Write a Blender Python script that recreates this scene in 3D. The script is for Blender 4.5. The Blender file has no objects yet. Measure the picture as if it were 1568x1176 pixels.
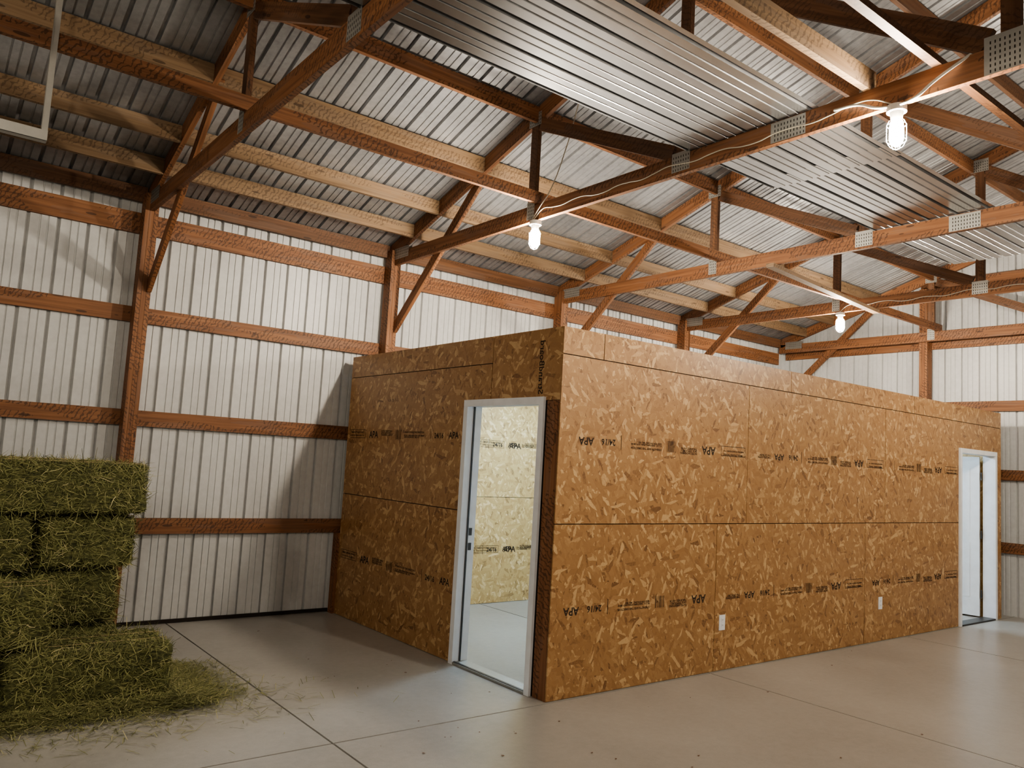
import bpy, math, random
import numpy as np
from mathutils import Vector, Matrix, noise
random.seed(7); rng=np.random.default_rng(7)
scene=bpy.context.scene
COL=scene.collection
try: scene.view_settings.look='AgX - Medium High Contrast'
except Exception as ex: print(ex)
# ------------------------------------------------------------------ materials
def nt(name):
    m=bpy.data.materials.new(name); m.use_nodes=True
    t=m.node_tree; b=t.nodes['Principled BSDF']; return m,t,b
def N(t,k,**kw):
    n=t.nodes.new(k)
    for a,v in kw.items(): setattr(n,a,v)
    return n
def ramp(t,stops,interp='LINEAR'):
    r=N(t,'ShaderNodeValToRGB'); e=r.color_ramp; e.interpolation=interp
    e.elements[0].position=stops[0][0]; e.elements[0].color=(*stops[0][1],1)
    e.elements[1].position=stops[-1][0]; e.elements[1].color=(*stops[-1][1],1)
    for p,c in stops[1:-1]:
        x=e.elements.new(p); x.color=(*c,1)
    return r
def math_(t,op,a,b=None,clamp=False):
    n=N(t,'ShaderNodeMath',operation=op); n.use_clamp=clamp
    for i,v in enumerate((a,b)):
        if v is None: continue
        if isinstance(v,(int,float)): n.inputs[i].default_value=v
        else: t.links.new(v,n.inputs[i])
    return n.outputs[0]
def mixc(t,fac,a,b,blend='MIX'):
    n=N(t,'ShaderNodeMix',data_type='RGBA',blend_type=blend)
    for idx,v in ((0,fac),(6,a),(7,b)):
        if isinstance(v,(int,float)): n.inputs[idx].default_value=v
        elif isinstance(v,tuple): n.inputs[idx].default_value=(*v,1)
        else: t.links.new(v,n.inputs[idx])
    return n.outputs[2]
def mapping(t,src,scale=(1,1,1),rot=(0,0,0),typ='POINT',loc=(0,0,0)):
    m=N(t,'ShaderNodeMapping',vector_type=typ)
    m.inputs['Scale'].default_value=scale; m.inputs['Rotation'].default_value=rot; m.inputs['Location'].default_value=loc
    t.links.new(src,m.inputs['Vector']); return m.outputs[0]
def noise_(t,vec,scale,detail=3,rough=.55):
    n=N(t,'ShaderNodeTexNoise'); n.inputs['Scale'].default_value=scale
    n.inputs['Detail'].default_value=detail; n.inputs['Roughness'].default_value=rough
    t.links.new(vec,n.inputs['Vector']); return n.outputs[0]
def bump(t,b,h,strength=.3,dist=.003):
    n=N(t,'ShaderNodeBump'); n.inputs['Strength'].default_value=strength; n.inputs['Distance'].default_value=dist
    t.links.new(h,n.inputs['Height']); t.links.new(n.outputs[0],b.inputs['Normal'])

def plain(name,col,rough=.6,metal=0):
    m,t,b=nt(name)
    tc=N(t,'ShaderNodeTexCoord'); f=noise_(t,tc.outputs['Object'],9,3)
    c=mixc(t,f,tuple(x*.86 for x in col),tuple(min(1,x*1.1) for x in col))
    t.links.new(c,b.inputs['Base Color'])
    b.inputs['Roughness'].default_value=rough; b.inputs['Metallic'].default_value=metal
    return m
def wood(name,dark,mid,light,marks=.6):
    m,t,b=nt(name); uv=N(t,'ShaderNodeUVMap').outputs[0]
    g=noise_(t,mapping(t,uv,(1.2,38,1)),1,4,.6)
    r=ramp(t,[(.3,dark),(.5,mid),(.72,light)]); t.links.new(g,r.inputs[0])
    big=noise_(t,mapping(t,uv,(.35,.35,1)),1,1)
    c=mixc(t,math_(t,'MULTIPLY',big,.75),r.outputs[0],tuple(x*.62 for x in mid))
    # weathered grey-brown patches
    wz=noise_(t,mapping(t,uv,(.9,6,1)),1.6,3)
    c=mixc(t,math_(t,'MULTIPLY',math_(t,'GREATER_THAN',wz,.56),.28),c,tuple((x*.5+.06) for x in mid))
    # rough-sawn / planer chevron marks
    w=N(t,'ShaderNodeTexWave',wave_type='BANDS'); w.inputs['Scale'].default_value=9; w.inputs['Distortion'].default_value=7
    w.inputs['Detail'].default_value=2; w.inputs['Detail Scale'].default_value=2.5
    t.links.new(mapping(t,uv,(1,.9,1),(0,0,.6)),w.inputs['Vector'])
    msk=noise_(t,mapping(t,uv,(1.1,5,1)),1,2)
    a=math_(t,'GREATER_THAN',w.outputs['Fac'],.80); k=math_(t,'GREATER_THAN',msk,.47)
    f=math_(t,'MULTIPLY',math_(t,'MULTIPLY',a,k),marks)
    c=mixc(t,f,c,tuple(x*.3 for x in dark))
    # knots
    v=N(t,'ShaderNodeTexVoronoi'); v.inputs['Scale'].default_value=1
    t.links.new(mapping(t,uv,(2.2,9,1)),v.inputs['Vector'])
    kn=math_(t,'LESS_THAN',v.outputs['Distance'],.10)
    c=mixc(t,math_(t,'MULTIPLY',kn,.75),c,tuple(x*.35 for x in dark))
    t.links.new(c,b.inputs['Base Color']); b.inputs['Roughness'].default_value=.62
    bump(t,b,g,.25,.002)
    return m
def osb(name,dark,mid,light,pale):
    m,t,b=nt(name); uv0=N(t,'ShaderNodeUVMap').outputs[0]
    wn=N(t,'ShaderNodeTexNoise'); wn.inputs['Scale'].default_value=14; wn.inputs['Detail'].default_value=3
    t.links.new(uv0,wn.inputs['Vector'])
    sc=N(t,'ShaderNodeVectorMath',operation='SCALE'); sc.inputs['Scale'].default_value=.02
    t.links.new(wn.outputs['Color'],sc.inputs[0])
    ad=N(t,'ShaderNodeVectorMath',operation='ADD'); t.links.new(uv0,ad.inputs[0]); t.links.new(sc.outputs[0],ad.inputs[1])
    uv=ad.outputs[0]
    val=None;pri=None
    for ang,sx,sy in ((.15,.10,.028),(1.15,.08,.024),(-.75,.09,.030),(2.0,.055,.020)):
        v=N(t,'ShaderNodeTexVoronoi',voronoi_dimensions='2D'); v.inputs['Scale'].default_value=1
        t.links.new(mapping(t,uv,(sx,sy,1),(0,0,ang),'TEXTURE',(ang*3,ang,0)),v.inputs['Vector'])
        s=N(t,'ShaderNodeSeparateColor'); t.links.new(v.outputs['Color'],s.inputs[0])
        if val is None: val,pri=s.outputs[0],s.outputs[1]
        else:
            g=math_(t,'GREATER_THAN',s.outputs[1],pri)
            mx=N(t,'ShaderNodeMix',data_type='FLOAT'); t.links.new(g,mx.inputs[0]); t.links.new(val,mx.inputs[2]); t.links.new(s.outputs[0],mx.inputs[3])
            val=mx.outputs[0]; pri=math_(t,'MAXIMUM',s.outputs[1],pri)
    fine=noise_(t,uv0,70,4,.7)
    vv=math_(t,'ADD',math_(t,'MULTIPLY',val,.72),math_(t,'MULTIPLY',fine,.28))
    r=ramp(t,[(.12,dark),(.22,mid),(.70,light),(.84,pale)]); t.links.new(vv,r.inputs[0])
    big=noise_(t,uv0,1.3,3)
    c=mixc(t,math_(t,'MULTIPLY',big,.45),r.outputs[0],tuple(x*.9 for x in mid))
    t.links.new(c,b.inputs['Base Color']); b.inputs['Roughness'].default_value=.38
    bump(t,b,val,.35,.0015)
    return m
def steel(name,col,rough,metal,amt=.14,streak=False):
    m,t,b=nt(name); tc=N(t,'ShaderNodeTexCoord')
    n1=noise_(t,mapping(t,tc.outputs['Object'],(1,1,.35)),1.4,4); 
    n2=noise_(t,tc.outputs['Object'],22,3)
    f=math_(t,'ADD',math_(t,'MULTIPLY',n1,.7),math_(t,'MULTIPLY',n2,.3))
    r=ramp(t,[(.3,tuple(x*(1-amt*1.6) for x in col)),(.7,tuple(min(1,x*(1+amt*.6)) for x in col))]); t.links.new(f,r.inputs[0])
    t.links.new(r.outputs[0],b.inputs['Base Color'])
    b.inputs['Roughness'].default_value=rough; b.inputs['Metallic'].default_value=metal
    if streak:
        n3=noise_(t,mapping(t,tc.outputs['Object'],(16,.5,.5)),1.2,4,.65)
        bump(t,b,n3,.5,.004)
    return m
M={}
M['wood']=wood('lumber_brown',(.115,.046,.02),(.25,.108,.045),(.37,.18,.083),.65)
M['wood_dark']=wood('lumber_dark',(.085,.037,.018),(.16,.074,.034),(.25,.125,.06),.4)
M['wood_pale']=wood('lumber_pale',(.15,.09,.048),(.24,.155,.088),(.34,.24,.14),.5)
M['osb']=osb('osb_sheathing',(.13,.06,.024),(.30,.16,.064),(.385,.225,.098),(.60,.41,.21))
M['osb_in_lit']=osb('osb_interior_lit',(.20,.12,.05),(.44,.29,.12),(.56,.40,.18),(.76,.60,.34))  # same board in lighter tones; the bright interior light is put into its colour
M['wall']=steel('steel_wall_white',(.56,.572,.575),.42,.0)
M['roof']=steel('steel_roof_underside',(.41,.42,.435),.32,.55,.26,True)
M['liner']=steel('steel_liner_panel',(.44,.445,.455),.26,.88)
M['white']=plain('white_paint',(.76,.79,.83),.45)
M['galv']=steel('galvanised_plate',(.50,.50,.47),.45,.7)
M['dark']=plain('shadow_gap_board',(.02,.014,.01),.9)
M['socket']=plain('socket_plastic',(.62,.60,.55),.4)
M['cable']=plain('cable_sheath',(.45,.41,.33),.5)
M['metal_d']=plain('dark_metal',(.08,.08,.08),.4,.6)
M['twine']=plain('baling_twine',(.45,.36,.20),.8)
m,t,b=nt('stamp_ink'); tc=N(t,'ShaderNodeTexCoord'); f=noise_(t,tc.outputs['Object'],38,4,.75)
r=ramp(t,[(.52,(.016,.011,.008)),(.70,(.12,.065,.03))]); t.links.new(f,r.inputs[0]); t.links.new(r.outputs[0],b.inputs['Base Color']); b.inputs['Roughness'].default_value=.8
M['ink']=m
def emis(name,col,s):
    m,t,b=nt(name); b.inputs['Base Color'].default_value=(*col,1)
    b.inputs['Emission Color'].default_value=(*col,1); b.inputs['Emission Strength'].default_value=s; return m
M['bulb']=emis('bulb_glow',(1,.87,.70),2150)
M['led']=emis('led_tube_glow',(.62,.82,1),320)
# concrete
m,t,b=nt('concrete_floor'); tc=N(t,'ShaderNodeTexCoord'); o=tc.outputs['Object']
n1=noise_(t,o,.6,5,.6); n2=noise_(t,o,18,4,.7); n3=noise_(t,o,120,2)
f=math_(t,'ADD',math_(t,'MULTIPLY',n1,.6),math_(t,'ADD',math_(t,'MULTIPLY',n2,.25),math_(t,'MULTIPLY',n3,.15)))
r=ramp(t,[(.3,(.26,.25,.23)),(.5,(.36,.35,.325)),(.7,(.45,.44,.41))]); t.links.new(f,r.inputs[0])
t.links.new(r.outputs[0],b.inputs['Base Color']); b.inputs['Roughness'].default_value=.33; bump(t,b,n2,.08,.002)
M['conc']=m
# hay
def haym(name,stops):
    m,t,b=nt(name); uv=N(t,'ShaderNodeUVMap').outputs[0]
    s=N(t,'ShaderNodeSeparateXYZ'); t.links.new(uv,s.inputs[0])
    r=ramp(t,stops); t.links.new(s.outputs[0],r.inputs[0])
    t.links.new(r.outputs[0],b.inputs['Base Color']); b.inputs['Roughness'].default_value=.75; return m
M['straw']=haym('hay_stems',[(0,(.06,.068,.022)),(.4,(.20,.21,.078)),(.8,(.37,.36,.16)),(1,(.62,.55,.32))])
m,t,b=nt('hay_core'); tc=N(t,'ShaderNodeTexCoord')
n1=noise_(t,mapping(t,tc.outputs['Object'],(1,1,3)),24,4,.7); r=ramp(t,[(.35,(.022,.026,.009)),(.55,(.115,.118,.042)),(.75,(.26,.25,.11))]); t.links.new(n1,r.inputs[0])
t.links.new(r.outputs[0],b.inputs['Base Color']); b.inputs['Roughness'].default_value=.9; bump(t,b,n1,1,.02); M['haycore']=m

# ------------------------------------------------------------------ builder
class B:
    def __init__(s): s.v=[];s.f=[];s.uv=[];s.mi=[];s.mats=[]
    def mat(s,k):
        if M[k] not in s.mats: s.mats.append(M[k])
        return s.mats.index(M[k])
    def face(s,pts,uvs,k):
        i=len(s.v); s.v+= [tuple(p) for p in pts]; s.f.append(tuple(range(i,i+len(pts)))); s.uv+=list(uvs); s.mi.append(s.mat(k))
    def beam(s,p0,p1,w,h,k='wood',up=(0,0,1)):
        p0=Vector(p0);p1=Vector(p1);d=(p1-p0);L=d.length;d.normalize()
        sd=d.cross(Vector(up)).normalized(); u=sd.cross(d).normalized()
        ou,ov=random.uniform(0,50),random.uniform(0,50)
        c=[(-w/2,-h/2),(w/2,-h/2),(w/2,h/2),(-w/2,h/2)]
        A=[p0+sd*a+u*b_ for a,b_ in c]; Z=[p1+sd*a+u*b_ for a,b_ in c]
        vv=0
        for i in range(4):
            j=(i+1)%4; e=(A[j]-A[i]).length
            s.face([A[i],A[j],Z[j],Z[i]][::-1],[(ou,ov+vv),(ou,ov+vv+e),(ou+L,ov+vv+e),(ou+L,ov+vv)][::-1],k); vv+=e+.3
        s.face(A,[(ou+x[0]*.1,ov+x[1]) for x in c],k); s.face(Z[::-1],[(ou+x[0]*.1,ov+x[1]) for x in c][::-1],k)
    def box(s,mn,mx,k='wood'):
        mn=Vector(mn);mx=Vector(mx);c=(mn+mx)/2;e=mx-mn
        a=max(range(3),key=lambda i:e[i])
        p0=c.copy();p1=c.copy();p0[a]=mn[a];p1[a]=mx[a]
        up=(0,0,1) if a!=2 else (0,1,0)
        if a==0: s.beam(p0,p1,e.y,e.z,k,up)
        elif a==1: s.beam(p0,p1,e.x,e.z,k,up)
        else: s.beam(p0,p1,e.x,e.y,k,up)
    def cyl(s,p0,p1,r0,r1,k,n=16,caps=True):
        p0=Vector(p0);p1=Vector(p1);d=(p1-p0).normalized()
        a=d.orthogonal().normalized();b_=d.cross(a)
        R0=[p0+(a*math.cos(q)+b_*math.sin(q))*r0 for q in [2*math.pi*i/n for i in range(n)]]
        R1=[p1+(a*math.cos(q)+b_*math.sin(q))*r1 for q in [2*math.pi*i/n for i in range(n)]]
        for i in range(n):
            j=(i+1)%n; s.face([R0[i],R0[j],R1[j],R1[i]],[(0,0)]*4,k)
        if caps: s.face(R0[::-1],[(0,0)]*n,k); s.face(R1,[(0,0)]*n,k)
    def obj(s,name,parent=None,smooth=False):
        me=bpy.data.meshes.new(name); me.from_pydata(s.v,[],s.f)
        ul=me.uv_layers.new(name='UVMap'); ul.data.foreach_set('uv',np.array(s.uv,dtype=np.float32).ravel())
        for mm in s.mats: me.materials.append(mm)
        me.polygons.foreach_set('material_index',s.mi)
        if smooth: me.polygons.foreach_set('use_smooth',[True]*len(s.f))
        me.update(); ob=bpy.data.objects.new(name,me); COL.objects.link(ob)
        if parent: ob.parent=parent
        return ob
def empty(name,loc=(0,0,0)):
    e=bpy.data.objects.new(name,None); e.location=(0,0,0); e.empty_display_size=.2; COL.objects.link(e); return e
def curve(name,pts,r,k,parent=None):
    c=bpy.data.curves.new(name,'CURVE'); c.dimensions='3D'; c.bevel_depth=r; c.bevel_resolution=2
    sp=c.splines.new('BEZIER'); sp.bezier_points.add(len(pts)-1)
    for p,q in zip(sp.bezier_points,pts): p.co=q; p.handle_left_type=p.handle_right_type='AUTO'
    c.materials.append(M[k]); ob=bpy.data.objects.new(name,c); COL.objects.link(ob)
    if parent: ob.parent=parent
    return ob

# ------------------------------------------------------------------ dims
X0,X1=-9.0,8.06           # gable walls
YE=3.47; YR=-2.77; YW=2*YR-YE   # eave, ridge, far eave
TR=[-7.0,-4.55,-2.11,.40,2.88,5.30,7.84]
def zr(y): return 3.98+.32*(3.28-(y if y>YR else 2*YR-y))

# profile across ribs
def profile(L):
    P=[];u=0
    while u<L:
        for a,d in ((0,0),(.005,.030),(.026,.030),(.031,0),(.098,0),(.101,.008),(.111,.008),(.114,0),(.158,0),(.161,.008),(.171,.008),(.174,0)):
            if u+a<L: P.append((u+a,d))
        u+=.229
    P.append((L,0)); return P
def sheet(b,fn0,fn1,L,k,seg=1):
    P=profile(L)
    for (a,d),(a2,d2) in zip(P[:-1],P[1:]):
        b.face([fn0(a,d),fn0(a2,d2),fn1(a2,d2),fn1(a,d)],[(a,0),(a2,0),(a2,1),(a,1)],k)
# walls
b=B(); sheet(b,lambda a,d:(X0+a,YE+d,0),lambda a,d:(X0+a,YE+d,zr(YE)),X1-X0,'wall'); b.obj('wall_left')
b=B(); sheet(b,lambda a,d:(X0+a,YW-d,0),lambda a,d:(X0+a,YW-d,zr(YW)),X1-X0,'wall'); b.obj('wall_right')
b=B(); sheet(b,lambda a,d:(X1+d,YW+a,0),lambda a,d:(X1+d,YW+a,zr(YW+a)),YE-YW,'wall'); b.obj('wall_back')
b=B(); sheet(b,lambda a,d:(X0-d,YW+a,0),lambda a,d:(X0-d,YW+a,zr(YW+a)),YE-YW,'wall'); b.obj('wall_front')
b=B()
sheet(b,lambda a,d:(X0-.2+a,YE+.35,zr(YE+.35)+d),lambda a,d:(X0-.2+a,YR,zr(YR)+d),X1-X0+.4,'roof')
sheet(b,lambda a,d:(X0-.2+a,YW-.35,zr(YW-.35)+d),lambda a,d:(X0-.2+a,YR,zr(YR)+d),X1-X0+.4,'roof')
b.obj('ceiling')
# floor slabs
b=B(); b.box((X0-.3,YW-.3,-.2),(X1+.3,YE+.3,-.02),'dark')
xs=[X0-.3,-8.34,-4.97,-1.6,1.77,5.14,X1+.3]; ys=[YW-.3,-6.8,-3.4,-0.02,YE+.3]
g=.0065
for i in range(len(xs)-1):
    for j in range(len(ys)-1): b.box((xs[i]+g,ys[j]+g,-.05),(xs[i+1]-g,ys[j+1]-g,0),'conc')
b.obj('floor')

# girts / headers / base trim
b=B()
for z in (.88,1.84,2.77):
    for i in range(len(TR)-1):
        b.beam((TR[i],YE-.021,z),(TR[i+1]-.004,YE-.021,z+random.uniform(-.005,.005)),.038,.14)
for i in range(len(TR)-1):
    b.beam((TR[i],YE-.022,3.605),(TR[i+1]-.004,YE-.022,3.605),.038,.19)
    b.beam((TR[i]+.03,YE-.06,3.865),(TR[i+1]-.03,YE-.06,3.865),.038,.14,'wood_dark')
b.beam((X0,YE-.015,.02),(-.02,YE-.015,.02),.02,.03,'dark')
b.obj('wall_girts')
b=B()
for z in (.88,1.84,2.77,3.68,4.55):
    lim=YE-.05 if z<3.9 else 3.28-(z-3.98+.1)/.32
    lo=YW if z<3.9 else 2*YR-lim
    b.beam((X1-.021,lo,z),(X1-.021,lim,z),.038,.14)
b.obj('gable_girts')
# posts
def post(x,y0,y1,w,ztop):
    b=B()
    for i in range(3):
        xx=x-w/2+w/6+i*w/3
        b.box((xx-w/6+.001,y0,0),(xx+w/6-.001,y1,ztop+random.uniform(-.01,.01)))
    return b.obj('wall_post')
for x in TR[:-1]:
    post(x,YE-.042-.145,YE-.042,.116,3.86)
for x in TR[:-1]:
    post(x,YW+.042,YW+.187,.116,3.86)
for y in (1.08,-1.4,-3.9,-6.4):
    b=B()
    for i in range(3): b.box((X1-.19,y-.058+i*.039,0),(X1-.042,y-.021+i*.039,zr(y)-.2))
    b.obj('wall_post')

# trusses
def plate(b,x,y,z,w,h,ang=0):
    for sx in (-1,1):
        xx=x+sx*.0215; ca,sa=math.cos(ang),math.sin(ang)
        def P(u,v,o=0): return (xx+sx*o,y+u*ca-v*sa,z+u*sa+v*ca)
        b.face([P(-w/2,-h/2),P(w/2,-h/2),P(w/2,h/2),P(-w/2,h/2)],[(0,0)]*4,'galv')
        nx=int(w/.022);nz=int(h/.03)
        for i in range(nx):
            for j in range(nz):
                u=-w/2+.012+i*.022;v=-h/2+.015+j*.03
                b.face([P(u-.003,v-.008,.0008),P(u+.003,v-.008,.0008),P(u+.003,v+.008,.0008),P(u-.003,v+.008,.0008)],[(0,0)]*4,'dark')
ZB=3.77
def truss(x):
    b=B()
    # bottom chord (spliced)
    ybr=[3.42,-1.54,2*YR+1.54,2*YR-3.42]
    for a,c in zip(ybr[:-1],ybr[1:]): b.beam((x,a,ZB),(x,c+.002,ZB),.040,.14)
    for s in (1,-1):
        Y=lambda y: y if s==1 else 2*YR-y
        tc=lambda y: zr(y)-.082
        b.beam((x,Y(3.40),tc(3.40)),(x,Y(YR),tc(YR)),.040,.14)
        b.beam((x,Y(.95),ZB+.07),(x,Y(.95),tc(.95)-.06),.039,.089,'wood_dark',(0,1,0))
        b.beam((x,Y(-.70),ZB+.07),(x,Y(-.70),tc(-.70)-.06),.039,.089,'wood_dark',(0,1,0))
        b.beam((x,Y(.88),tc(.88)-.11),(x,Y(-.62),ZB+.10),.038,.11,'wood_dark')
        b.beam((x,Y(-.76),tc(-.76)-.12),(x,Y(-2.66),ZB+.11),.038,.13,'wood_dark')
        for (yy,zz,w,h) in ((3.15,ZB+.05,.30,.12),(.95,ZB+.03,.10,.16),(-.70,ZB+.02,.16,.14),(-1.54,ZB,.24,.13),(.95,tc(.95)-.03,.16,.12),(-.70,tc(-.7)-.03,.18,.14)):
            plate(b,x,Y(yy),zz,w,h)
        # knee brace from post to top chord
        kb=.04
        b.beam((x+kb,Y(3.30),3.0),(x+kb,Y(1.70),tc(1.70)+.0),.038,.10)
    b.beam((x,YR,ZB+.07),(x,YR,zr(YR)-.2),.039,.089,'wood_dark',(0,1,0))
    plate(b,x,YR,ZB+.03,.24,.2); plate(b,x,YR,zr(YR)-.14,.3,.14)
    return b.obj('roof_truss')
for x in TR: truss(x)
# purlins
b=B()
for i in range(len(TR)-1):
    for y in (2.93,2.46,1.70,.93,.15,-.62,-1.40,-2.15,-2.68):
        for yy in (y,2*YR-y):
            b.beam((TR[i]+.022,yy,zr(yy)-.082),(TR[i+1]-.022,yy,zr(yy)-.082),.038,.14,'wood_pale' if y>1.5 else random.choice(['wood','wood','wood_dark']))
b.obj('roof_purlins')
# lateral braces
b=B()
b.beam((X0+.1,.87,ZB+.125),(X1-.1,.87,ZB+.125),.038,.10,'wood')
b.beam((-2.3,-2.04,ZB+.13),(.44,-2.04,ZB+.13),.042,.12,'wood_pale')
b.beam((-2.2,-2.42,ZB+.092),(X1-.1,-2.42,ZB+.092),.05,.038,'wood_dark')
b.beam((2.78,.20,ZB-.09),(5.4,.50,ZB-.09),.08,.038,'wood_pale')
b.beam((X0+.1,-.66,4.62),(X1-.1,-.66,4.62),.038,.089,'wood_dark')
b.obj('truss_lateral_braces')
# liner panels resting on bottom chords
b=B()
def liner(x0,x1,y0,y1,z):
    P=profile(y0-y1); 
    for (a,d),(a2,d2) in zip(P[:-1],P[1:]):
        b.face([(x0,y0-a,z+d),(x0,y0-a2,z+d2),(x1,y0-a2,z+d2),(x1,y0-a,z+d)],[(0,0)]*4,'liner')
liner(-3.2,1.4,-.76,-1.74,ZB+.074); liner(1.2,4.4,-.78,-1.76,ZB+.078)
b.obj('ceiling_liner_panel')

# ------------------------------------------------------------------ OSB room
room=empty('osb_room')
H=2.64; RX=7.70; RY=3.33
def panelbox(b,axis,a0,a1,z0,z1,n0,n1,off,k):
    """axis 'y': wall plane x=const running in y ; n0..n1 thickness"""
    def P(a,z,n): return (n,a,z) if axis=='y' else (a,n,z)
    c=[(a0,z0),(a1,z0),(a1,z1),(a0,z1)]
    uvs=[(a+off[0],z+off[1]) for a,z in c]
    b.face([P(a,z,n0) for a,z in c],uvs,k); b.face([P(a,z,n1) for a,z in c][::-1],uvs[::-1],k)
    for i in range(4):
        j=(i+1)%4
        b.face([P(*c[i],n0),P(*c[i],n1),P(*c[j],n1),P(*c[j],n0)],[uvs[i],(uvs[i][0]+.01,uvs[i][1]),(uvs[j][0]+.01,uvs[j][1]),uvs[j]],k)
gp=.0034
b=B()
def off(): return (random.uniform(0,90),random.uniform(0,90))
o=[off() for _ in range(20)]
dA=(.19,1.165,2.105)
for (a0,a1,z0,z1,gi) in ((dA[1],RY,.004,1.22-gp,0),(dA[1],RY,1.22+gp,2.42-gp,1),(.85+gp,dA[1],dA[2],2.42-gp,1),(.85+gp,RY,2.42+gp,H,2),(.012,.85-gp,dA[2],H,3)):
    panelbox(b,'y',a0,a1,z0,z1,0,.011,o[gi],'osb')
b.obj('door_side_sheathing',room)
b=B(); b.box((.002,.016,0),(.03,.15,dA[2]-.003),'wood'); b.box((-.03,RY+.003,0),(.03,RY+.09,.81),'wood'); b.obj('corner_stud',room)
b=B(); dB=(6.49,7.49,2.095)
for (a0,a1,z0,z1,gi) in ((0,1.83-gp,.004,1.22-gp,4),(1.83+gp,4.27-gp,.004,1.22-gp,5),(4.27+gp,dB[0],.004,1.22-gp,6),
    (0,2.23-gp,1.22+gp,2.44-gp,7),(2.23+gp,4.67-gp,1.22+gp,2.44-gp,8),(4.67+gp,dB[0],1.22+gp,2.44-gp,9),(dB[0],7.11-gp,dB[2],2.44-gp,9),
    (7.11+gp,RX,dB[2],2.44-gp,10),(dB[1],RX,.004,dB[2],10),
    (0,.41-gp,2.44+gp,H,11),(.41+gp,2.88-gp,2.44+gp,H,12),(2.88+gp,5.32-gp,2.44+gp,H,13),(5.32+gp,RX,2.44+gp,H,14)):
    panelbox(b,'x',a0,a1,z0,z1,-.0,.011,o[gi],'osb')
b.obj('long_side_sheathing',room)
# framing cores
b=B()
b.box((.012,.012,0),(.10,dA[0],H-.005),'dark'); b.box((.012,dA[1],0),(.10,RY-.003,H-.005),'dark'); b.box((.012,dA[0],dA[2]),(.10,dA[1],H-.005),'dark')
b.box((.10,.012,0),(dB[0],.10,H-.005),'dark'); b.box((dB[1],.012,0),(RX,.10,H-.005),'dark'); b.box((dB[0],.012,dB[2]),(dB[1],.10,H-.005),'dark')
b.box((RX-.1,.1,0),(RX,3.25,H-.005),'dark')
b.obj('wall_framing_core',room)
b=B()
panelbox(b,'y',.112,dA[0],0,2.6,.101,.111,off(),'osb_in_lit');panelbox(b,'y',dA[1],3.24,0,2.6,.101,.111,off(),'osb_in_lit');panelbox(b,'y',dA[0],dA[1],dA[2],2.6,.101,.111,off(),'osb_in_lit')
panelbox(b,'x',.112,dB[0],0,2.6,.101,.111,off(),'osb_in_lit');panelbox(b,'x',dB[1],7.59,0,2.6,.101,.111,off(),'osb_in_lit');panelbox(b,'x',dB[0],dB[1],dB[2],2.6,.101,.111,off(),'osb_in_lit')
panelbox(b,'y',.112,3.24,0,2.6,7.585,7.597,off(),'osb_in_lit')
for a0,a1 in ((.112,1.6),(1.6,4.04),(4.04,6.48),(6.48,7.58)):
    for z0,z1 in ((0.004,1.22),(1.222,2.44),(2.442,2.6)):
        panelbox(b,'x',a0+gp,a1-gp,z0,z1-gp,3.235,3.247,off(),'osb_in_lit')
b.obj('interior_sheathing',room)
b=B(); b.box((.1,.1,2.60),(7.6,3.25,2.63),'white'); b.obj('room_ceiling',room)
# text stamps
def textmesh(body,size):
    c=bpy.data.curves.new('t','FONT'); c.body=body; c.size=size; c.resolution_u=2; c.space_line=.8; c.offset=size*.020
    ob=bpy.data.objects.new('t',c); COL.objects.link(ob); bpy.context.view_layer.update()
    dg=bpy.context.evaluated_depsgraph_get(); e=ob.evaluated_get(dg); me=e.to_mesh()
    V=[v.co.copy() for v in me.vertices]; F=[tuple(p.vertices) for p in me.polygons]
    e.to_mesh_clear(); bpy.data.objects.remove(ob); bpy.data.curves.remove(c); return V,F
TM={}
def addtext(b,fn,body,size,u,v,flip):
    key=(body,size)
    if key not in TM: TM[key]=textmesh(body,size)
    V,F=TM[key]; s=-1 if flip else 1
    i0=len(b.v); b.v+=[fn(u+s*p.x,v+s*p.y) for p in V]; mi=b.mat('ink')
    for f in F: b.f.append(tuple(i0+i for i in f)); b.uv+=[(0,0)]*len(f); b.mi.append(mi)
def rectline(b,fn,u0,v0,u1,v1,w=.004):
    for a,c,d,e in ((u0,v0,u1,v0+w),(u0,v1-w,u1,v1),(u0,v0,u0+w,v1),(u1-w,v0,u1,v1)):
        b.face([fn(a,c),fn(d,c),fn(d,e),fn(a,e)],[(0,0)]*4,'ink')
STAMP=[('box',0,.34),('TIMBER STRAND PANELS',.026,.02,.015),('ORIENTED STRAND BOARD  7/16',.019,.02,-.015),('APA',.095,.42,-.03),('RATED SHEATHING\n24/16  EXPOSURE 1\nTHICKNESS .418 IN',.024,.66,.03),
('bars',.94,.12),('STRENGTH AXIS THIS DIRECTION',.023,1.10,.02),('PS 2-10   SHEATHING SPAN  HUD-UM-40\nSIZED FOR SPACING   MILL 424',.0195,1.10,-.008),('vline',1.56,.0),('24/16',.065,1.62,-.02),('APA',.08,1.85,-.02),('THIS SIDE DOWN\n7/16 CATEGORY',.024,2.06,.01)]
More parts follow.
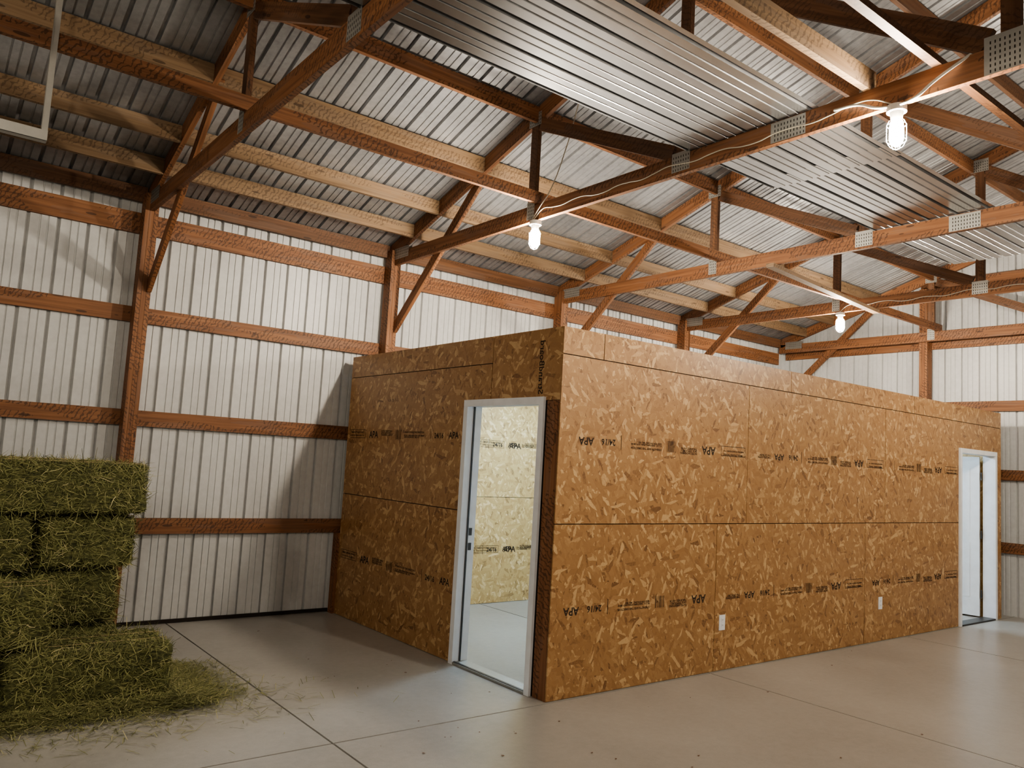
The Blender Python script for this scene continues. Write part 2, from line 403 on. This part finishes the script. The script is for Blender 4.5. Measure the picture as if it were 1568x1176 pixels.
def stamp(b,fn,u,v,flip,lo,hi):
    s=-1 if flip else 1
    for e in STAMP:
        if e[0]=='box':
            a,c=sorted((u+s*e[1],u+s*(e[1]+e[2]))); 
            if a>lo and c<hi: rectline(b,fn,a,v-.035,c,v+.05)
        elif e[0]=='bars':
            q=u+s*e[1]
            if lo<q<hi-.1 and q-.1>lo:
                for i in range(9):
                    a=q+s*i*.012; w=random.choice([.003,.006])
                    b.face([fn(a,v-.04),fn(a+w,v-.04),fn(a+w,v+.05),fn(a,v+.05)],[(0,0)]*4,'ink')
        elif e[0]=='vline':
            q=u+s*e[1]
            if lo<q<hi: b.face([fn(q,v-.05),fn(q+.005,v-.05),fn(q+.005,v+.06),fn(q,v+.06)],[(0,0)]*4,'ink')
        else:
            n=max(len(x) for x in e[0].split('\n'))*e[1]*.58
            q0,q1=sorted((u+s*e[2],u+s*(e[2]+n)))
            if q0>lo and q1<hi: addtext(b,fn,e[0],e[1],u+s*e[2],v+s*e[3],flip)
b=B(); fB=lambda u,v:(u,-.0012,v)
for lo,hi,z in ((0,1.83,.61),(1.83,4.27,.61),(4.27,6.46,.61),(0,2.23,1.83),(2.23,4.67,1.83),(4.67,6.46,1.83)):
    stamp(b,fB,(hi-.04 if hi-lo>2.2 or lo>4 else lo+2.12),z,True,lo+.01,hi-.01)
fA=lambda u,v:(-.0012,RY-u,v)
for z in (.61,1.83): stamp(b,fA,.06,z,False,0,RY-1.2)
addtext(b,lambda u,v:(-.0012,.26-v,2.15+u),'StrandBoard',.08,0,0,False)
b.obj('grade_stamps',room)
# interior stamps
b=B(); fI=lambda u,v:(u,3.2335,v)
for u0 in (.2,1.65,4.1):
    for z in (.61,1.83): stamp(b,fI,u0,z,False,u0-.05,u0+2.3)
b.obj('interior_grade_stamps',room)
# outlets
for x,z in ((1.93,.395),(4.59,.39)):
    e=empty('electrical_outlet'); b=B(); b.box((x-.038,-.006,z-.063),(x+.038,-.0005,z+.063),'white')
    for dz in (.022,-.022):
        b.box((x-.016,-.009,z+dz-.014),(x+.016,-.006,z+dz+.014),'white')
        for dx in (-.006,.006): b.box((x+dx-.001,-.0095,z+dz-.005),(x+dx+.001,-.0091,z+dz+.006),'metal_d')
    b.obj('cover_plate',e)

# doors
e=empty('door_1'); b=B()
y0,y1,zt=.165,1.19,2.13
b.box((-.022,y0,0),(-.0005,y0+.055,zt-.056),'white');b.box((-.022,y1-.055,0),(-.0005,y1,zt-.056),'white');b.box((-.022,y0,zt-.055),(-.0005,y1,zt),'white')
b.box((-.004,y0+.035,.0),(.13,y0+.05,zt-.05),'white');b.box((-.004,y1-.05,0),(.13,y1-.035,zt-.05),'white');b.box((-.004,y0+.035,zt-.05),(.13,y1-.035,zt-.035),'white')
b.box((.045,y0+.051,.02),(.058,y0+.062,zt-.052),'metal_d');b.box((.045,y1-.062,.02),(.058,y1-.051,zt-.052),'metal_d')
b.box((-.02,y0+.052,.001),(.12,y1-.052,.018),'galv'); b.box((-.012,y0+.052,.018),(.01,y1-.052,.022),'metal_d')
for z in (.93,1.05): b.box((.07,y1-.053,z-.03),(.10,y1-.0505,z+.03),'metal_d')
b.obj('frame',e)
b=B(); b.box((.14,y0+.055,.02),(1.05,y0+.099,zt-.055),'white')
for z0,z1 in ((.25,.95),(1.1,1.9)):
    for q0,q1 in ((.26,.55),(.64,.93)): b.box((q0,y0+.099,z0),(q1,y0+.104,z1),'white')
b.cyl((.98,y0+.099,.98),(.98,y0+.15,.98),.012,.012,'galv');b.cyl((.98,y0+.15,.98),(.98,y0+.18,.98),.028,.024,'galv'); b.obj('slab',e)
e=empty('door_2'); b=B()
x0,x1,zt=6.45,7.53,2.12
b.box((x0,-.022,0),(x0+.055,-.0005,zt-.056),'white');b.box((x1-.055,-.022,0),(x1,-.0005,zt-.056),'white');b.box((x0,-.022,zt-.055),(x1,-.0005,zt),'white')
b.box((x0+.04,-.004,0),(x0+.055,.13,zt-.055),'white');b.box((x1-.055,-.004,0),(x1-.04,.13,zt-.055),'white');b.box((x0+.04,-.004,zt-.055),(x1-.04,.13,zt-.04),'white')
b.box((x0+.057,-.02,.001),(x1-.057,.12,.018),'metal_d')
b.obj('frame',e)
b=B(); P0=Vector((x1-.075,.16,0)); P1=Vector((x1-.22,1.05,0))
def slabbeam(q0,q1,z0,z1,w,k):
    a=P0.lerp(P1,q0);c=P0.lerp(P1,q1)
    b.beam((a.x,a.y,(z0+z1)/2),(c.x,c.y,(z0+z1)/2),w,z1-z0,k)
slabbeam(0,1,.02,2.05,.044,'white')
for z0,z1 in ((.25,.95),(1.1,1.9)):
    slabbeam(.12,.44,z0,z1,.052,'white');slabbeam(.56,.88,z0,z1,.052,'white')
for z in (.3,1.05,1.8): b.cyl((x1-.078,.14,z-.05),(x1-.078,.14,z+.05),.009,.009,'metal_d')
b.obj('slab',e)
# interior LED
for x in (1.9,5.9):
    e=empty('led_shop_light'); b=B(); b.box((x-.62,1.62,2.555),(x+.62,1.78,2.598),'white'); b.obj('housing',e)
    b=B()
    for y in (1.66,1.74): b.cyl((x-.6,y,2.538),(x+.6,y,2.538),.014,.014,'led',8)
    b.obj('tubes',e)

# ------------------------------------------------------------------ bulbs
def lamp(x,y):
    e=empty('caged_work_light'); b=B(); zc=3.70
    b.cyl((x,y,zc),(x,y,zc-.035),.052,.052,'socket',20); b.cyl((x,y,zc-.035),(x,y,zc-.075),.036,.03,'socket',20)
    b.obj('lamp_holder',e,False)
    b=B(); z0=zc-.078; pr=[(0,.026),(.018,.034),(.05,.037),(.11,.037),(.135,.030),(.148,.015),(.151,.003)]
    for (a,r),(a2,r2) in zip(pr[:-1],pr[1:]): b.cyl((x,y,z0-a),(x,y,z0-a2),r,r2,'bulb',12,False)
    b.obj('bulb',e,True)
    b=B(); R=[(0,.036),(.03,.050),(.12,.050),(.155,.032),(.17,.004)]
    for i in range(6):
        q=i*math.pi/3; pts=[(x+r*math.cos(q),y+r*math.sin(q),z0-a) for a,r in R]
        for p,s in zip(pts[:-1],pts[1:]): b.cyl(p,s,.0018,.0018,'socket',6)
    for a,r in ((.03,.050),(.12,.050)):
        pts=[(x+r*math.cos(q*math.pi/8),y+r*math.sin(q*math.pi/8),z0-a) for q in range(17)]
        for p,s in zip(pts[:-1],pts[1:]): b.cyl(p,s,.0018,.0018,'socket',6)
    b.obj('wire_guard',e)
LB=[(x,y) for x in (.40,5.30) for y in (.90,-2.20)]+[(-7.0,-2.2),(-4.55,-5.9),(5.3,-6.3)]  # appended positions: lamps out of view, added as fill light
for x,y in LB: lamp(x,y)
# cables along chord faces
for x in (.40,5.30):
    pts=[]
    for i in range(26):
        y=.90-(3.1)*i/25
        s=.012*math.sin(i*1.7)+.008*math.sin(i*.6)
        z=3.76+s
        if i in (0,25): z=3.70
        pts.append((x-.028,y,z))
    curve('electrical_cable',pts,.0038,'cable')
curve('electrical_cable',[(.372,-2.2,3.69),(.35,-2.12,3.70),(.36,-2.0,3.76),(.37,-1.85,3.78)],.008,'socket')
curve('electrical_cable',[(.372,-2.22,3.69),(.33,-2.33,3.68),(.34,-2.42,3.74),(.37,-2.55,3.82),(.40,-2.6,3.86)],.008,'socket')
curve('electrical_cable',[(.372,.92,3.70),(.36,.80,3.80),(.38,.72,3.9),(.40,.55,4.25),(.40,.42,4.6)],.0045,'cable')

# overhead-door track hanger
e=empty('overhead_door_track'); b=B()
b.beam((-3.27,.75,3.28),(-3.27,.75,4.62),.003,.034,'galv',(0,1,0)); b.beam((-3.255,.765,3.28),(-3.255,.765,4.62),.034,.003,'galv',(0,1,0))
b.box((-8.9,.73,3.26),(-3.24,.733,3.32),'galv'); b.box((-8.9,.73,3.26),(-3.24,.78,3.263),'galv'); b.box((-8.9,.777,3.26),(-3.24,.78,3.30),'galv')
b.obj('track',e)
# specks of bark / leaf debris on the slab
b=B()
for i in range(60):
    if i<40: px=random.uniform(-1.5,4); py=random.uniform(-2.8,-.1)
    else: px=random.uniform(-1.8,-.2); py=random.uniform(-1,3)
    r=random.uniform(.004,.014); a0=random.uniform(0,6)
    b.face([(px+r*random.uniform(.5,1.2)*math.cos(a0+k*1.2566),py+r*random.uniform(.4,1)*math.sin(a0+k*1.2566),.002+random.uniform(0,.004)) for k in range(5)],[(0,0)]*5,'wood_dark')
b.obj('floor_debris')

# ------------------------------------------------------------------ hay
def strands(n,c,hs,rot,L=(.04,.13),outward=.25,floor_=False):
    V=[];F=[];U=[]
    hx,hy,hz=hs
    areas=np.array([hy*hz,hy*hz,hx*hz,hx*hz,hx*hy,hx*hy]);areas/=areas.sum()
    fc=rng.choice(6,n,p=areas); cr,sr=math.cos(rot),math.sin(rot)
    for i in range(n):
        f=fc[i]; p=rng.uniform(-1,1,3)*np.array(hs)*.97; ax=f//2; sg=1 if f%2 else -1
        nn=np.zeros(3);nn[ax]=sg; p[ax]=sg*hs[ax]*1.0
        d=rng.normal(0,1,3); d[ax]*=.3
        if ax!=2: d[2]*=.7
        d/=np.linalg.norm(d); 
        out=rng.uniform(0,outward) if rng.uniform()<.86 else rng.uniform(.25,.75)
        d=d+nn*out
        l=rng.uniform(*L); w=rng.uniform(.0010,.0026); 
        side=np.cross(d,nn+rng.normal(0,.4,3)); side/=np.linalg.norm(side)+1e-6
        bend=nn*(-.25*l)*rng.uniform(0,1)+rng.normal(0,.12,3)*l
        a=p-d*l*.3; m_=p+d*l*.2+nn*.006; q=p+d*l*.7+bend
        P=[a-side*w,a+side*w,m_+side*w,m_-side*w,q+side*w*.5,q-side*w*.5]
        k=len(V)
        patch=.22*noise.noise(Vector((p[0]+c[0],p[1]+c[1],(p[2]+c[2])*1.5))*7)
        for s in P: V.append((c[0]+s[0]*cr-s[1]*sr,c[1]+s[0]*sr+s[1]*cr,max(.002,c[2]+s[2])))
        F.append((k,k+1,k+2,k+3));F.append((k+3,k+2,k+4,k+5)); r=min(.99,max(.01,rng.beta(2,2.4)+patch)); U+=[(r,0)]*8
    return V,F,U
def mk(name,V,F,U,mat,parent=None):
    me=bpy.data.meshes.new(name); me.from_pydata(V,[],F); ul=me.uv_layers.new(name='UVMap')
    ul.data.foreach_set('uv',np.array(U,dtype=np.float32).ravel()); me.materials.append(M[mat])
    ob=bpy.data.objects.new(name,me); COL.objects.link(ob)
    if parent: ob.parent=parent
    return ob
def bale(x0,x1,y0,y1,z0,rot=0,n=4200,h=.37):
    e=empty('hay_bale'); c=((x0+x1)/2,(y0+y1)/2,z0+h/2); hs=((x1-x0)/2-.018,(y1-y0)/2-.012,h/2-.014)
    cr,sr=math.cos(rot),math.sin(rot)
    # lumpy body
    nx,ny,nz=30,15,12; V=[];F=[];idx={}
    def vid(i,j,k):
        if (i,j,k) in idx: return idx[(i,j,k)]
        u=np.array([2*i/nx-1,2*j/ny-1,2*k/nz-1]); p=u*np.array(hs)
        r=.05; q=np.clip(p,-np.array(hs)+r,np.array(hs)-r); d=p-q; l=np.linalg.norm(d)
        if l>0: p=q+d/l*min(l,r)
        w=np.array([p[0]+c[0],p[1]+c[1],p[2]+c[2]])
        dd=noise.noise(Vector(w*9))*.016+noise.noise(Vector(w*28))*.010
        flake=-.012*(abs(math.sin((p[0]+.1)*math.pi/.11))**8)
        p=p*(1+(dd+flake)/.25)
        V.append((c[0]+p[0]*cr-p[1]*sr,c[1]+p[0]*sr+p[1]*cr,max(z0+.001,c[2]+p[2]))); idx[(i,j,k)]=len(V)-1; return len(V)-1
    for i in range(nx):
        for j in range(ny):
            F.append((vid(i,j,0),vid(i,j+1,0),vid(i+1,j+1,0),vid(i+1,j,0)));F.append((vid(i,j,nz),vid(i+1,j,nz),vid(i+1,j+1,nz),vid(i,j+1,nz)))
    for i in range(nx):
        for k in range(nz):
            F.append((vid(i,0,k),vid(i+1,0,k),vid(i+1,0,k+1),vid(i,0,k+1)));F.append((vid(i,ny,k),vid(i,ny,k+1),vid(i+1,ny,k+1),vid(i+1,ny,k)))
    for j in range(ny):
        for k in range(nz):
            F.append((vid(0,j,k),vid(0,j,k+1),vid(0,j+1,k+1),vid(0,j+1,k)));F.append((vid(nx,j,k),vid(nx,j+1,k),vid(nx,j+1,k+1),vid(nx,j,k+1)))
    o_=mk('compressed_hay',V,F,[(0,0)]*sum(len(f) for f in F),'haycore',e)
    o_.data.polygons.foreach_set('use_smooth',[True]*len(F))
    V,F,U=strands(n,c,(hs[0]-.008,hs[1]-.004,hs[2]-.008),rot); mk('stems',V,F,U,'straw',e)
    for q in (.33,.67):
        yy=-hs[1]+2*hs[1]*q; X=hs[0]+.004;Z=hs[2]+.004
        pts=[(-X,yy,-Z),(X,yy,-Z),(X,yy,Z),(-X,yy,Z)]
        b=B(); W=[(c[0]+p[0]*cr-p[1]*sr,c[1]+p[0]*sr+p[1]*cr,c[2]+p[2]) for p in pts]
        for i in range(4): b.cyl(W[i],W[(i+1)%4],.002,.002,'twine',6)
        b.obj('twine',e)
hh=.37
# main stack (behind)
bale(-3.50,-2.25,1.80,2.26,3*hh,0,8000); bale(-4.6,-3.53,1.80,2.26,3*hh,.01,3500)
bale(-2.92,-2.29,1.84,2.27,2*hh,.0,4500); bale(-3.98,-2.93,1.79,2.25,2*hh,-.01,6500)
bale(-2.98,-2.36,1.85,2.26,1*hh,.01,4500); bale(-4.05,-3.0,1.84,2.26,1*hh,0,3500)
bale(-3.3,-2.34,1.84,2.28,0,0,3000); bale(-4.4,-3.33,1.84,2.28,0,0,1500)
for z in range(4): bale(-3.4,-2.36,2.32,2.78,z*hh,0,1500)
# front bales
bale(-3.12,-2.16,1.16,1.72,0,.02,9500); bale(-4.2,-3.15,1.12,1.70,0,-.02,5000)
bale(-3.95,-2.86,1.20,1.68,hh,.02,8500)
# loose hay
V=[];F=[];U=[]
n=16000
for i in range(n):
    t_=rng.uniform(); 
    if t_<.55: px=rng.uniform(-4.3,-1.95); py=1.14-abs(rng.normal(0,.12))
    elif t_<.92: px=-2.16+abs(rng.normal(0,.20)); py=rng.uniform(1.05,2.05)-abs(rng.normal(0,.05))
    else: px=rng.normal(-2.6,.6); py=rng.normal(.98,.26)
    hgt=max(0,.06-.18*min(abs(py-1.12),.33))*rng.uniform() if t_<.92 else 0
    if px>-2.16: hgt=max(0,.075-.22*(px+2.16))*rng.uniform()
    a=rng.uniform(0,6.28);l=rng.uniform(.03,.12);w=.0017; d=np.array([math.cos(a),math.sin(a)]);s=np.array([-d[1],d[0]])*w
    z=.003+hgt; k=len(V); z2=z+rng.uniform(0,.022)
    V+=[(px-s[0],py-s[1],z),(px+s[0],py+s[1],z),(px+s[0]+d[0]*l,py+s[1]+d[1]*l,z2),(px-s[0]+d[0]*l,py-s[1]+d[1]*l,z2)]
    F.append((k,k+1,k+2,k+3)); r=min(.99,rng.beta(2,2)); U+=[(r,0)]*4
mk('loose_hay',V,F,U,'straw')

# ------------------------------------------------------------------ world + camera
w=bpy.data.worlds.new('night'); scene.world=w; w.use_nodes=True
w.node_tree.nodes['Background'].inputs[0].default_value=(.05,.07,.1,1); w.node_tree.nodes['Background'].inputs[1].default_value=.3
cam=bpy.data.cameras.new('camera'); co=bpy.data.objects.new('camera',cam); COL.objects.link(co)
r_=Vector((.7856,-.6160,.0569)).normalized(); f_=Vector((.6097,.7866,.0978)); f_=(f_-r_*f_.dot(r_)).normalized(); u_=r_.cross(f_).normalized()
mt=Matrix((( r_.x,u_.x,-f_.x),(r_.y,u_.y,-f_.y),(r_.z,u_.z,-f_.z))).to_4x4(); mt.translation=Vector((-3.75,-4.255,1.64))
co.matrix_world=mt; cam.sensor_width=36; cam.sensor_fit='HORIZONTAL'; cam.lens=36*1213/1568; cam.clip_start=.05; cam.clip_end=100
scene.camera=co
